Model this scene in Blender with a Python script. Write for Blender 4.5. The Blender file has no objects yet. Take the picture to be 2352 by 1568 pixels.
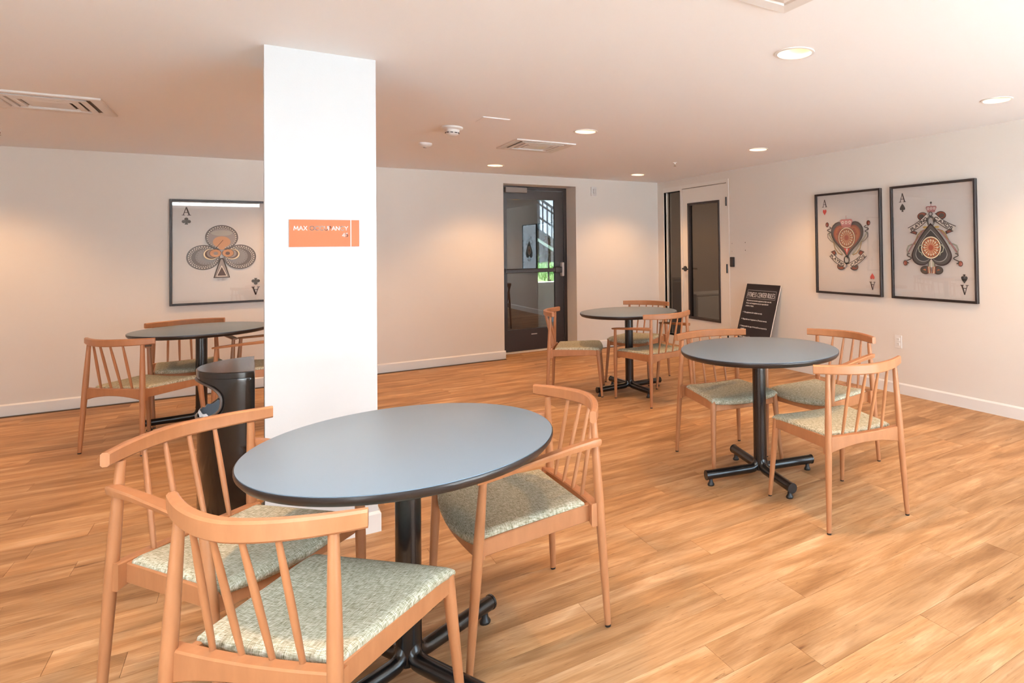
import bpy, bmesh, math, random
from mathutils import Vector, Matrix
random.seed(7)
PI = math.pi
SC = bpy.context.scene
COL = SC.collection

# ------------------------------------------------------------------ camera
# room axes: back-right floor corner is the origin, back wall is y=0, right wall is x=0
CAM = (-4.8232, -7.4333, 1.3513)
YAW, PITCH, ROLL = -0.5906, 0.017, -0.0135
FPX, U0, V0 = 1404.57, 356.67, 543.18
cd = bpy.data.cameras.new('camera'); cam = bpy.data.objects.new('camera', cd); COL.objects.link(cam)
hr = Vector((math.cos(YAW), math.sin(YAW), 0)); hf = Vector((-math.sin(YAW), math.cos(YAW), 0)); up0 = Vector((0, 0, 1))
fw = hf*math.cos(PITCH) + up0*math.sin(PITCH); u2 = -hf*math.sin(PITCH) + up0*math.cos(PITCH)
rt = hr*math.cos(ROLL) + u2*math.sin(ROLL); uu = -hr*math.sin(ROLL) + u2*math.cos(ROLL)
M = Matrix.Identity(4)
for i in range(3):
    M[i][0] = rt[i]; M[i][1] = uu[i]; M[i][2] = -fw[i]; M[i][3] = CAM[i]
cam.matrix_world = M
cd.sensor_fit = 'HORIZONTAL'; cd.sensor_width = 36; cd.lens = FPX*36/2352
cd.shift_x = -U0/2352; cd.shift_y = -(784 - V0)/2352
cd.clip_start = 0.05; cd.clip_end = 200
SC.camera = cam

# ------------------------------------------------------------------ world, view
w = bpy.data.worlds.new('sky'); SC.world = w; w.use_nodes = True
bg = w.node_tree.nodes['Background']; bg.inputs[0].default_value = (0.70, 0.85, 1.0, 1); bg.inputs[1].default_value = 7.0
vs = SC.view_settings; vs.view_transform = 'Standard'; vs.look = 'None'; vs.gamma = 1; vs.use_curve_mapping = False
vs.exposure = 0.47
LAMP_W = 76.0          # each ceiling downlight
PANEL = 14.0            # luminous ceiling panel behind the photographer
WARM = (1.0, 0.55, 0.235)

H = 2.284
XL, YF = -8.3, -8.7    # left wall, window wall behind the photographer

sn = bpy.data.lights.new('sun', 'SUN'); sn.energy = 115.0; sn.angle = math.radians(4); sn.color = (1.0, .97, .92)
so = bpy.data.objects.new('sun', sn); COL.objects.link(so); so.rotation_euler = (math.radians(-19), math.radians(6), 0); so.location = (-3, -12, 12)

# ------------------------------------------------------------------ helpers
def mat(name, color, rough=0.5, metal=0.0, spec=0.5, emit=None, estr=0.0, bump=None):
    m = bpy.data.materials.new(name); m.use_nodes = True
    b = m.node_tree.nodes['Principled BSDF']
    b.inputs['Base Color'].default_value = (*color, 1); b.inputs['Roughness'].default_value = rough
    b.inputs['Metallic'].default_value = metal; b.inputs['Specular IOR Level'].default_value = spec
    if emit:
        b.inputs['Emission Color'].default_value = (*emit, 1); b.inputs['Emission Strength'].default_value = estr
    if bump:
        nt = m.node_tree; n = nt.nodes.new('ShaderNodeTexNoise'); n.inputs['Scale'].default_value = bump[0]; n.inputs['Detail'].default_value = 3
        bp = nt.nodes.new('ShaderNodeBump'); bp.inputs['Strength'].default_value = bump[1]; bp.inputs['Distance'].default_value = 0.002
        g = nt.nodes.new('ShaderNodeNewGeometry'); nt.links.new(g.outputs['Position'], n.inputs['Vector'])
        nt.links.new(n.outputs['Fac'], bp.inputs['Height']); nt.links.new(bp.outputs['Normal'], b.inputs['Normal'])
    return m

def nodes(m):
    nt = m.node_tree
    def N(t, **k):
        n = nt.nodes.new(t)
        for a, v in k.items():
            if a in n.inputs: n.inputs[a].default_value = v
            else: setattr(n, a, v)
        return n
    return nt, N, nt.links.new

def ramp(n, stops):
    cr = n.color_ramp
    while len(cr.elements) < len(stops): cr.elements.new(0.5)
    for e, (p, c) in zip(cr.elements, stops):
        e.position = p; e.color = (*c, 1) if len(c) == 3 else c

class MB:
    """collects verts and faces of one mesh"""
    def __init__(s): s.v = []; s.f = []; s.m = []; s.mi = 0
    def add(s, vs, fs):
        o = len(s.v); s.v += [tuple(p) for p in vs]
        for f in fs: s.f.append([i+o for i in f]); s.m.append(s.mi)
    def box(s, x0, x1, y0, y1, z0, z1):
        if x0 > x1: x0, x1 = x1, x0
        if y0 > y1: y0, y1 = y1, y0
        if z0 > z1: z0, z1 = z1, z0
        s.add([(x0,y0,z0),(x1,y0,z0),(x1,y1,z0),(x0,y1,z0),(x0,y0,z1),(x1,y0,z1),(x1,y1,z1),(x0,y1,z1)],
              [(0,3,2,1),(4,5,6,7),(0,1,5,4),(1,2,6,5),(2,3,7,6),(3,0,4,7)]); return s
    def bbox(s, x0, x1, y0, y1, z0, z1, b):
        """box with chamfered vertical and horizontal edges"""
        xs = sorted((x0,x1)); ys = sorted((y0,y1)); zs = sorted((z0,z1))
        rings = []
        for z, ins in ((zs[0], b), (zs[0]+b, 0), (zs[1]-b, 0), (zs[1], b)):
            a0, a1, c0, c1 = xs[0]+ins, xs[1]-ins, ys[0]+ins, ys[1]-ins
            rings.append([(a0+b,c0,z),(a1-b,c0,z),(a1,c0+b,z),(a1,c1-b,z),(a1-b,c1,z),(a0+b,c1,z),(a0,c1-b,z),(a0,c0+b,z)])
        s.rings(rings); return s
    def rings(s, rings, cap=True, closed=True):
        n = len(rings[0]); vs = [p for r in rings for p in r]; fs = []
        for k in range(len(rings)-1):
            for i in range(n if closed else n-1):
                j = (i+1) % n; fs.append((k*n+i, k*n+j, (k+1)*n+j, (k+1)*n+i))
        if cap: fs.append(tuple(range(n-1, -1, -1))); fs.append(tuple((len(rings)-1)*n+i for i in range(n)))
        s.add(vs, fs); return s
    def tube(s, pts, rad, n=12, cap=True):
        pts = [Vector(p) for p in pts]
        if not hasattr(rad, '__len__'): rad = [rad]*len(pts)
        rings = []; ref = None
        for i, p in enumerate(pts):
            d = (pts[min(i+1, len(pts)-1)] - pts[max(i-1, 0)]).normalized()
            if ref is None:
                ref = Vector((1,0,0)) if abs(d.x) < 0.8 else Vector((0,1,0))
            a = (ref - d*ref.dot(d)).normalized(); ref = a; b = d.cross(a)
            rings.append([p + (a*math.cos(2*PI*k/n) + b*math.sin(2*PI*k/n))*rad[i] for k in range(n)])
        s.rings(rings, cap); return s
    def lathe(s, prof, n=32, c=(0,0,0), cap=True):
        rings = [[(c[0]+r*math.cos(2*PI*k/n), c[1]+r*math.sin(2*PI*k/n), c[2]+z) for k in range(n)] for r, z in prof]
        s.rings(rings, cap); return s
    def poly(s, pts): s.add(pts, [tuple(range(len(pts)))]); return s
    def build(s, name, m, parent=None, smooth=False, fix=True):
        me = bpy.data.meshes.new(name); me.from_pydata(s.v, [], s.f)
        for mm in (m if isinstance(m, (list, tuple)) else [m]): me.materials.append(mm)
        if any(s.m): me.polygons.foreach_set('material_index', s.m)
        if fix:
            bm = bmesh.new(); bm.from_mesh(me); bmesh.ops.recalc_face_normals(bm, faces=bm.faces); bm.to_mesh(me); bm.free()
        if smooth:
            me.polygons.foreach_set('use_smooth', [True]*len(me.polygons))
            if smooth != 'all': me.set_sharp_from_angle(angle=math.radians(38))
        o = bpy.data.objects.new(name, me); COL.objects.link(o)
        if parent is not None: o.parent = parent
        return o

def tag(o, label=None, cat=None, group=None, kind=None):
    if label: o['label'] = label
    if cat: o['category'] = cat
    if group: o['group'] = group
    if kind: o['kind'] = kind
    return o
def empty(name, loc=(0,0,0), rz=0.0, label=None, cat=None, group=None, kind=None):
    o = bpy.data.objects.new(name, None); COL.objects.link(o); o.location = loc; o.rotation_euler = (0,0,rz); o.empty_display_size = 0.1
    return tag(o, label, cat, group, kind)
def copy_tree(o, parent=None):
    c = o.copy(); COL.objects.link(c)
    if parent is not None: c.parent = parent
    for ch in list(o.children): copy_tree(ch, c)
    return c

# ------------------------------------------------------------------ materials
M_wall = mat('wall_paint', (0.77, 0.72, 0.66), 0.75, spec=0.3, bump=(140, 0.12))
M_ceil = mat('ceiling_paint', (0.90, 0.90, 0.90), 0.85, spec=0.2, bump=(90, 0.15))
M_trim = mat('trim_paint', (0.82, 0.80, 0.77), 0.45, spec=0.4)
M_doorwhite = mat('door_white_paint', (0.80, 0.765, 0.71), 0.4)
M_bronze = mat('dark_bronze_aluminium', (0.026, 0.014, 0.010), 0.35, metal=0.0, spec=0.6)
M_black = mat('black_powder_coat', (0.008, 0.007, 0.007), 0.24, spec=0.7)
M_blackhw = mat('black_hardware', (0.012, 0.010, 0.009), 0.4)
M_steel = mat('satin_steel', (0.55, 0.53, 0.50), 0.35, metal=0.9)
M_bin = mat('bin_dark_brown_enamel', (0.010, 0.007, 0.006), 0.13, spec=0.6)
M_binrim = mat('bin_rim_steel', (0.16, 0.14, 0.13), 0.3, metal=0.8)
M_liner = mat('bin_liner_plastic', (0.62, 0.68, 0.76), 0.3)
M_plastic = mat('white_plastic', (0.80, 0.78, 0.75), 0.4)
M_darkslot = mat('dark_slot', (0.02, 0.018, 0.016), 0.6)
M_lam_edge = mat('table_edge_black', (0.020, 0.015, 0.014), 0.32)
M_frame = mat('picture_frame_dark', (0.022, 0.016, 0.015), 0.45)
M_paper = mat('card_paper', (0.78, 0.735, 0.70), 0.8, spec=0.2)
M_orange = mat('orange_sign', (0.50, 0.125, 0.040), 0.5)
M_white = mat('white_print', (0.9, 0.9, 0.88), 0.6)
M_signblk = mat('sign_black', (0.020, 0.014, 0.016), 0.35)
M_foam = mat('sign_foam_edge', (0.75, 0.68, 0.58), 0.7)
M_vent = mat('vent_white_metal', (0.76, 0.73, 0.70), 0.4)

def laminate():
    m = mat('table_laminate_blue_grey', (0.29, 0.315, 0.345), 0.33, spec=0.5)
    nt, N, L = nodes(m); b = nt.nodes['Principled BSDF']
    g = N('ShaderNodeNewGeometry'); n = N('ShaderNodeTexNoise', Scale=900.0, Detail=2.0); L(g.outputs['Position'], n.inputs['Vector'])
    r = N('ShaderNodeValToRGB'); ramp(r, [(0.35, (0.165, 0.225, 0.285)), (0.65, (0.185, 0.245, 0.305))]); L(n.outputs['Fac'], r.inputs['Fac']); L(r.outputs['Color'], b.inputs['Base Color'])
    bp = N('ShaderNodeBump', Strength=0.08, Distance=0.001); L(n.outputs['Fac'], bp.inputs['Height']); L(bp.outputs['Normal'], b.inputs['Normal'])
    return m
M_lam = laminate()

def wood_chair():
    m = mat('chair_beech_stain', (0.5, 0.22, 0.09), 0.38, spec=0.45)
    nt, N, L = nodes(m); b = nt.nodes['Principled BSDF']
    tc = N('ShaderNodeTexCoord'); mp = N('ShaderNodeMapping'); mp.inputs['Scale'].default_value = (26, 26, 7)
    L(tc.outputs['Object'], mp.inputs['Vector'])
    n = N('ShaderNodeTexNoise', Scale=1.0, Detail=5.0, Roughness=0.6); L(mp.outputs['Vector'], n.inputs['Vector'])
    r = N('ShaderNodeValToRGB'); ramp(r, [(0.25, (0.365, 0.152, 0.064)), (0.55, (0.41, 0.176, 0.076)), (0.8, (0.455, 0.205, 0.092))])
    L(n.outputs['Fac'], r.inputs['Fac']); L(r.outputs['Color'], b.inputs['Base Color'])
    return m
M_wood = wood_chair()

def fabric():
    m = mat('seat_woven_fabric', (0.5, 0.48, 0.36), 0.9, spec=0.15)
    nt, N, L = nodes(m); b = nt.nodes['Principled BSDF']
    tc = N('ShaderNodeTexCoord'); outs = []
    for sc in ((60, 760, 30), (760, 60, 30)):
        mp = N('ShaderNodeMapping'); mp.inputs['Scale'].default_value = sc; L(tc.outputs['Object'], mp.inputs['Vector'])
        n = N('ShaderNodeTexNoise', Scale=1.0, Detail=2.5, Roughness=0.6); L(mp.outputs['Vector'], n.inputs['Vector']); outs.append(n)
    mx = N('ShaderNodeMath', operation='ADD'); L(outs[0].outputs['Fac'], mx.inputs[0]); L(outs[1].outputs['Fac'], mx.inputs[1])
    hf_ = N('ShaderNodeMath', operation='MULTIPLY'); hf_.inputs[1].default_value = 0.5; L(mx.outputs[0], hf_.inputs[0])
    r = N('ShaderNodeValToRGB'); ramp(r, [(0.36, (0.15, 0.132, 0.075)), (0.46, (0.37, 0.345, 0.235)), (0.54, (0.53, 0.505, 0.39)), (0.65, (0.78, 0.765, 0.68))])
    L(hf_.outputs[0], r.inputs['Fac']); L(r.outputs['Color'], b.inputs['Base Color'])
    bp = N('ShaderNodeBump', Strength=0.35, Distance=0.001); L(hf_.outputs[0], bp.inputs['Height']); L(bp.outputs['Normal'], b.inputs['Normal'])
    return m
M_fabric = fabric()

def plank_mat():
    m = mat('vinyl_wood_plank', (0.6, 0.4, 0.2), 0.5, spec=0.2)
    nt, N, L = nodes(m); b = nt.nodes['Principled BSDF']
    g = N('ShaderNodeNewGeometry'); oi = N('ShaderNodeObjectInfo')
    ad = N('ShaderNodeMath', operation='ADD'); L(oi.outputs['Random'], ad.inputs[0]); L(g.outputs['Random Per Island'], ad.inputs[1])
    fr = N('ShaderNodeMath', operation='FRACT'); L(ad.outputs[0], fr.inputs[0]); R = fr.outputs[0]
    off = N('ShaderNodeVectorMath', operation='SCALE'); off.inputs[0].default_value = (31.0, 17.0, 53.0); L(R, off.inputs['Scale'])
    def noise(sx, sy, det, rough=0.55, dist=0.0):
        v = N('ShaderNodeVectorMath', operation='MULTIPLY'); v.inputs[1].default_value = (sx, sy, 1.0); L(g.outputs['Position'], v.inputs[0])
        a = N('ShaderNodeVectorMath', operation='ADD'); L(v.outputs[0], a.inputs[0]); L(off.outputs[0], a.inputs[1])
        n = N('ShaderNodeTexNoise', Scale=1.0, Detail=det, Roughness=rough, Distortion=dist); L(a.outputs[0], n.inputs['Vector']); return n.outputs['Fac'], a.outputs[0]
    n1, _ = noise(1.8, 12.0, 5.0, 0.62, 0.7)
    n2, _ = noise(5.0, 150.0, 3.0, 0.7)
    n3, _ = noise(2.2, 6.0, 2.0, 0.5, 0.8)
    n4, _ = noise(2.6, 34.0, 5.0, 0.7, 1.2)
    r1 = N('ShaderNodeValToRGB'); L(n1, r1.inputs['Fac'])
    ramp(r1, [(0.26, (0.27, 0.130, 0.052)), (0.45, (0.40, 0.212, 0.094)), (0.60, (0.51, 0.300, 0.155)), (0.78, (0.66, 0.445, 0.27))])
    r3 = N('ShaderNodeValToRGB'); L(n3, r3.inputs['Fac']); ramp(r3, [(0.3, (0.82, 0.79, 0.77)), (0.5, (1, 1, 1)), (0.72, (1.12, 1.10, 1.08))])
    mu = N('ShaderNodeMix', data_type='RGBA', blend_type='MULTIPLY'); mu.inputs[0].default_value = 1.0
    L(r1.outputs['Color'], mu.inputs[6]); L(r3.outputs['Color'], mu.inputs[7])
    r2 = N('ShaderNodeValToRGB'); L(n2, r2.inputs['Fac']); ramp(r2, [(0.3, (0.86, 0.84, 0.82)), (0.6, (1.04, 1.04, 1.03))])
    mu2 = N('ShaderNodeMix', data_type='RGBA', blend_type='MULTIPLY'); mu2.inputs[0].default_value = 1.0
    L(mu.outputs[2], mu2.inputs[6]); L(r2.outputs['Color'], mu2.inputs[7])
    r4 = N('ShaderNodeValToRGB'); L(n4, r4.inputs['Fac']); ramp(r4, [(0.27, (0.42, 0.36, 0.32)), (0.37, (1, 1, 1))])
    mu3 = N('ShaderNodeMix', data_type='RGBA', blend_type='MULTIPLY'); mu3.inputs[0].default_value = 1.0
    L(mu2.outputs[2], mu3.inputs[6]); L(r4.outputs['Color'], mu3.inputs[7])
    mr = N('ShaderNodeMapRange'); mr.inputs['To Min'].default_value = 0.88; mr.inputs['To Max'].default_value = 1.13; L(R, mr.inputs['Value'])
    sc_ = N('ShaderNodeVectorMath', operation='SCALE'); L(mu3.outputs[2], sc_.inputs[0]); L(mr.outputs[0], sc_.inputs['Scale'])
    # sparse knots
    kv = N('ShaderNodeVectorMath', operation='MULTIPLY'); kv.inputs[1].default_value = (2.2, 7.5, 1.0); L(g.outputs['Position'], kv.inputs[0])
    ka = N('ShaderNodeVectorMath', operation='ADD'); L(kv.outputs[0], ka.inputs[0]); L(off.outputs[0], ka.inputs[1])
    vo = N('ShaderNodeTexVoronoi', Scale=1.0); L(ka.outputs[0], vo.inputs['Vector'])
    kd = N('ShaderNodeMath', operation='MULTIPLY_ADD'); kd.inputs[1].default_value = .10; L(n4, kd.inputs[0]); L(vo.outputs['Distance'], kd.inputs[2])
    kr = N('ShaderNodeValToRGB'); L(kd.outputs[0], kr.inputs['Fac']); ramp(kr, [(0.06, (.42, .34, .28)), (0.105, (.80, .74, .68)), (0.16, (1, 1, 1))])
    sx = N('ShaderNodeSeparateColor'); L(vo.outputs['Color'], sx.inputs[0])
    lt = N('ShaderNodeMath', operation='LESS_THAN'); lt.inputs[1].default_value = .35; L(sx.outputs[0], lt.inputs[0])
    km = N('ShaderNodeMix', data_type='RGBA', blend_type='MULTIPLY'); L(lt.outputs[0], km.inputs[0]); L(sc_.outputs[0], km.inputs[6]); L(kr.outputs['Color'], km.inputs[7])
    # short dark flecks along the grain
    n5, _ = noise(14.0, 210.0, 2.0, 0.6)
    r5 = N('ShaderNodeValToRGB'); L(n5, r5.inputs['Fac']); ramp(r5, [(0.26, (.45, .38, .33)), (0.33, (1, 1, 1))])
    km2 = N('ShaderNodeMix', data_type='RGBA', blend_type='MULTIPLY'); km2.inputs[0].default_value = 1.0; L(km.outputs[2], km2.inputs[6]); L(r5.outputs['Color'], km2.inputs[7])
    L(km2.outputs[2], b.inputs['Base Color'])
    bp = N('ShaderNodeBump', Strength=0.12, Distance=0.002); L(n2, bp.inputs['Height']); L(bp.outputs['Normal'], b.inputs['Normal'])
    return m
M_plank = plank_mat()

def glass(name, tint, refl, rough=0.0):
    m = bpy.data.materials.new(name); m.use_nodes = True; nt, N, L = nodes(m)
    nt.nodes.remove(nt.nodes['Principled BSDF']); out = nt.nodes['Material Output']
    t = N('ShaderNodeBsdfTransparent'); t.inputs[0].default_value = (*tint, 1)
    gl = N('ShaderNodeBsdfGlossy'); gl.inputs['Roughness'].default_value = rough
    lw = N('ShaderNodeLayerWeight'); lw.inputs['Blend'].default_value = 0.5          # facing = 1-|cos|, the same from both sides
    pw = N('ShaderNodeMath', operation='POWER'); pw.inputs[1].default_value = 5.0; L(lw.outputs['Facing'], pw.inputs[0])
    mx = N('ShaderNodeMath', operation='ADD', use_clamp=True); mx.inputs[1].default_value = 0.04 + refl; L(pw.outputs[0], mx.inputs[0])
    mix = N('ShaderNodeMixShader'); L(mx.outputs[0], mix.inputs[0]); L(t.outputs[0], mix.inputs[1]); L(gl.outputs[0], mix.inputs[2]); L(mix.outputs[0], out.inputs[0])
    return m
M_glass = glass('clear_glass', (0.95, 0.97, 0.97), 0.0)
M_doorglass = glass('reflective_door_glass', (0.36, 0.375, 0.38), 0.11)
M_tint = glass('tinted_door_glass', (0.52, 0.49, 0.46), 0.02)
M_picglass = glass('picture_glass', (0.97, 0.97, 0.97), 0.02)

# ------------------------------------------------------------------ structure
fl = MB().box(XL, 0.0, YF, 0.36, -0.12, -0.006).build('floor', mat('subfloor', (0.10, 0.055, 0.025), 0.8))
tag(fl, 'honey oak wood plank floor running under all the tables', 'floor', kind='structure')
PW, PL = 0.157, 1.22
unit = MB().box(0, 1, 0, 1, -1, 0).build('plank', M_plank); UM = unit.data; bpy.data.objects.remove(unit)
pl = []
row = 0; y = 0.0 - (0.006)
y = 0.0
rows = []
yy = -5.436 + PW*36          # seams read off the photograph: one at y = -5.436
while yy > 0.36: yy -= PW
ytop = 0.36
while ytop > YF:
    y0 = yy if ytop == 0.36 else ytop - PW
    y0 = max(y0, YF); rows.append((y0, ytop)); ytop = y0
known = {-5.586: -3.34, -5.75: -3.078, -5.907: -3.565, -6.064: -3.317, -6.221: -2.82}
for (y0, y1) in rows:
    st = random.uniform(0, PL)
    for ky, kx in known.items():
        if abs(y0-ky) < 0.04: st = (kx - XL) % PL
    x = XL + st - PL
    xmin, xmax = (XL, 0.0) if y1 <= 0.001 else (-2.28, -1.30)
    if y1 > 0.001 and y0 < 0: y0b = y0
    while x < xmax:
        a, b_ = max(x, xmin), min(x+PL, xmax)
        if b_-a > 0.03: pl.append((a, b_, y0, min(y1, 0.36)))
        x += PL
def vis(p):
    cx, cy = (p[0]+p[1])/2 - CAM[0], (p[2]+p[3])/2 - CAM[1]
    Z = cx*hf.x + cy*hf.y; X = cx*hr.x + cy*hr.y
    if Z < 0.3: return 0
    u = 1176 + U0 + FPX*X/Z
    return (p[1]-p[0])/(Z*Z) if -900 < u < 2352+700 else 0
pl.sort(key=vis, reverse=True)
G = 0.0006
for p in pl[:296]:
    o = bpy.data.objects.new('plank', UM); COL.objects.link(o); o.parent = fl
    o.location = (p[0]+G, p[2]+G, 0.0); o.scale = (p[1]-p[0]-2*G, p[3]-p[2]-2*G, 0.004)
mb = MB()
for p in pl[296:]: mb.box(p[0]+G, p[1]-G, p[2]+G, p[3]-G, -0.004, 0.0)
if mb.v: tag(mb.build('planks_out_of_view', M_plank, fl), kind='stuff')

# downlights, vents: positions found from the photograph
LIGHTS = [(-2.655,-5.33),(-0.805,-5.33),(-2.645,-3.03),(-0.80,-3.03),(-2.63,-0.75),(-0.775,-0.73),(-4.62,-3.03),(-4.66,-0.76),(-6.75,-0.76),(-6.75,-3.03),(-4.62,-5.33)]
LR = 0.082
def ceiling():
    bm = bmesh.new()
    def loop(pts):
        vs = [bm.verts.new((x, y, H)) for x, y in pts]
        return [bm.edges.new((vs[i], vs[(i+1) % len(vs)])) for i in range(len(vs))]
    ed = loop([(XL, YF), (0, YF), (0, 0), (XL, 0)])
    for (x, y) in LIGHTS: ed += loop([(x+LR*math.cos(2*PI*k/32), y+LR*math.sin(2*PI*k/32)) for k in range(32)])
    bmesh.ops.triangle_fill(bm, edges=ed, use_beauty=True)
    for f in bm.faces:
        if f.normal.z > 0: f.normal_flip()
    me = bpy.data.meshes.new('ceiling'); bm.to_mesh(me); bm.free(); me.materials.append(M_ceil)
    o = bpy.data.objects.new('ceiling', me); COL.objects.link(o)
    s = MB().box(XL, 0.12, YF-.12, 0.5, H+0.16, H+0.26).build('ceiling_slab', M_ceil, o)
    return o
tag(ceiling(), 'flat painted ceiling with recessed downlights', 'ceiling', kind='structure')

# back wall with deep doorway
DX0, DX1, DZ = -2.285, -1.30, 2.172
mb = MB(); T = 0.36
mb.box(XL, DX0, 0, T, -0.1, H+.16); mb.box(DX1, 0.12, 0, T, -0.1, H+.16); mb.box(DX0, DX1, 0, T, DZ, H+.16)
tag(mb.build('wall_back', M_wall), 'long pale wall with the dark glass exit door', 'wall', kind='structure')
# right wall with sidelight and white door
SY0, SY1 = -0.17, -0.575; EY0, EY1 = -0.62, -1.568
mb = MB(); W = 0.12
mb.box(0, W, 0, SY0, -0.1, H+.16); mb.box(0, W, SY0, SY1, -0.1, 0.12); mb.box(0, W, SY0, SY1, 2.122, H+.16)
mb.box(0, W, SY1, EY0, -0.1, H+.16); mb.box(0, W, EY0, EY1, 2.14, H+.16); mb.box(0, W, EY1, YF, -0.1, H+.16)
tag(mb.build('wall_right', M_wall), 'pale wall carrying the heart and spade prints', 'wall', kind='structure')
tag(MB().box(XL-.12, XL, YF, .36, -0.1, H+.16).build('wall_left', M_wall), 'plain left wall outside the picture', 'wall', kind='structure')
wz0, wz1 = 0.08, 2.14
WINS = [(-8.1, -6.55), (-3.45, -2.35), (-2.35, -1.25), (-1.25, -0.15)]  # the leftmost window is added to light the left side of the room
mb = MB(); xs_ = [XL-.12, -8.1, -6.55, -3.45, -0.15, .12]
for k in (0, 2, 4): mb.box(xs_[k], xs_[k+1], YF-.12, YF, -0.1, H+.16)
for k in (1, 3): mb.box(xs_[k], xs_[k+1], YF-.12, YF, -0.1, wz0); mb.box(xs_[k], xs_[k+1], YF-.12, YF, wz1, H+.16)
tag(mb.build('wall_front', M_wall), 'window wall behind the photographer', 'wall', kind='structure')
for i, (a, b_) in enumerate(WINS):
    ww = b_-a
    we = empty('window_%d' % (i+1), ((a+b_)/2, YF-.06, wz0), 0, 'tall dark framed window behind the photographer, number %s from the left wall' % ('one (added for light on the left)','two','three','four')[i], 'window', kind='structure')
    f = MB(); hw = ww/2; hh = wz1-wz0; t = .03
    f.box(-hw, -hw+t, -.03, .03, 0, hh); f.box(hw-t, hw, -.03, .03, 0, hh); f.box(-hw+t, hw-t, -.03, .03, 0, t); f.box(-hw+t, hw-t, -.03, .03, hh-t, hh)
    f.build('window_frame', M_bronze, we)
    MB().box(-hw+t, hw-t, -.004, .004, t, hh-t).build('pane', M_glass, we)
    ld = bpy.data.lights.new('window_portal', 'AREA'); ld.shape = 'RECTANGLE'; ld.size = ww; ld.size_y = hh; ld.cycles.is_portal = True
    lo = bpy.data.objects.new('window_portal', ld); COL.objects.link(lo); lo.location = ((a+b_)/2, YF-.10, (wz0+wz1)/2); lo.rotation_euler = (PI/2, 0, 0)

# baseboards
def base_profile(th=0.013, hgt=0.098): return [(0,0),(th,0),(th,hgt-.012),(0.004,hgt),(0,hgt)]
def baseboard(mb, p0, p1, nrm, e0=0, e1=0):
    p0 = Vector((*p0, 0)); p1 = Vector((*p1, 0)); n = Vector((*nrm, 0))
    mb.rings([[p + n*a + Vector((0,0,b)) for a, b in base_profile()] for p in (p0, p1)])
mb = MB(); baseboard(mb, (XL, 0), (DX0+.013, 0), (0,-1)); baseboard(mb, (DX1-.0, 0), (0, 0), (0,-1))
tag(mb.build('baseboard_back', M_trim), 'low white baseboard along the exit door wall', 'baseboard', kind='structure')
mb = MB(); baseboard(mb, (0, -1.63), (0, YF), (-1,0))
tag(mb.build('baseboard_right', M_trim), 'low white baseboard under the heart and spade prints', 'baseboard', kind='structure')
# pillar
PX0, PX1, PY0, PY1 = -4.797, -4.341, -4.17, -3.715
pil = MB().box(PX0, PX1, PY0, PY1, 0, H).build('wall_pillar', mat('pillar_paint', (0.64, 0.645, 0.65), 0.6, spec=0.35, bump=(140, .1)))
tag(pil, 'square white column with the orange occupancy sign', 'pillar', kind='structure')
mb = MB(); sqp = lambda o, z: [(PX0-o, PY0-o, z), (PX1+o, PY0-o, z), (PX1+o, PY1+o, z), (PX0-o, PY1+o, z)]
mb.rings([sqp(.013, 0), sqp(.013, .086), sqp(.004, .098), sqp(.0002, .098)], cap=False)
mb.build('baseboard', M_trim, pil)

# ------------------------------------------------------------------ dark glass exit door (door_1)
d1 = empty('door_1', ((DX0+DX1)/2, 0.30, 0), 0, 'dark bronze glass exit door with a push bar, set deep in the far wall', 'door', kind='structure')
X0, X1 = DX0-(DX0+DX1)/2, DX1-(DX0+DX1)/2
mb = MB(); mb.box(X0, X0+.045, 0, .06, 0, DZ); mb.box(X1-.045, X1, 0, .06, 0, DZ); mb.box(X0+.045, X1-.045, 0, .06, DZ-.045, DZ); mb.build('door_frame', M_bronze, d1)
a, b_ = X0+.048, X1-.048; gy0, gy1 = .008, .050; gl0, gl1 = a+.10, b_-.125; zb, zt = .30, 2.005
for nm, bx in (('stile', (a, gl0, gy0, gy1, .02, DZ-.048)), ('stile', (gl1, b_, gy0, gy1, .02, DZ-.048)), ('top_rail', (gl0, gl1, gy0, gy1, zt, DZ-.048)), ('bottom_rail', (gl0, gl1, gy0, gy1, .02, zb))):
    MB().box(*bx).build(nm, M_bronze, d1)
MB().box(gl0, gl1, .026, .032, zb, zt).build('glass', M_doorglass, d1)
mb = MB().bbox(a+.03, b_-.10, -.075, -.045, 1.04, 1.09, .006); mb.build('push_bar', M_bronze, d1)
mb = MB().bbox(b_-.16, b_-.055, -.080, gy0, 1.025, 1.105, .008); lat = mb.build('latch_housing', M_bronze, d1)
MB().bbox(b_-.055, b_-.018, -.065, gy0, .975, 1.165, .008).build('latch_cover', mat('latch_plate', (.62, .57, .54), .4, metal=.3), d1)
MB().bbox(a+.02, a+.06, -.075, gy0, 1.03, 1.10, .006).build('bar_bracket', M_bronze, d1)
mb = MB(); mb.tube([(gl1-.05, gy1, 1.18), (gl1-.05, gy1+.05, 1.18), (gl1-.05, gy1+.06, 1.16), (gl1-.05, gy1+.06, .94), (gl1-.05, gy1+.05, .92), (gl1-.05, gy1, .92)], .011, 10); mb.build('pull_handle', M_bronze, d1, True)
MB().bbox(a+.07, a+.36, -.05, gy0, 2.085, 2.155, .006).build('door_closer', mat('closer_grey', (.30, .24, .205), .5), d1)
MB().bbox(a+.12, a+.55, -.03, -.015, 2.15, 2.165, .003).build('closer_arm', M_bronze, d1)
MB().box(X0, X1, -.03, .06, .0, .018).build('threshold', mat('threshold_metal', (.75, .66, .55), .4, metal=.3), d1)
MB().box(a+.42, a+.50, gy0-.003, gy0, .22, .232).build('maker_plate', M_steel, d1)

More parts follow.
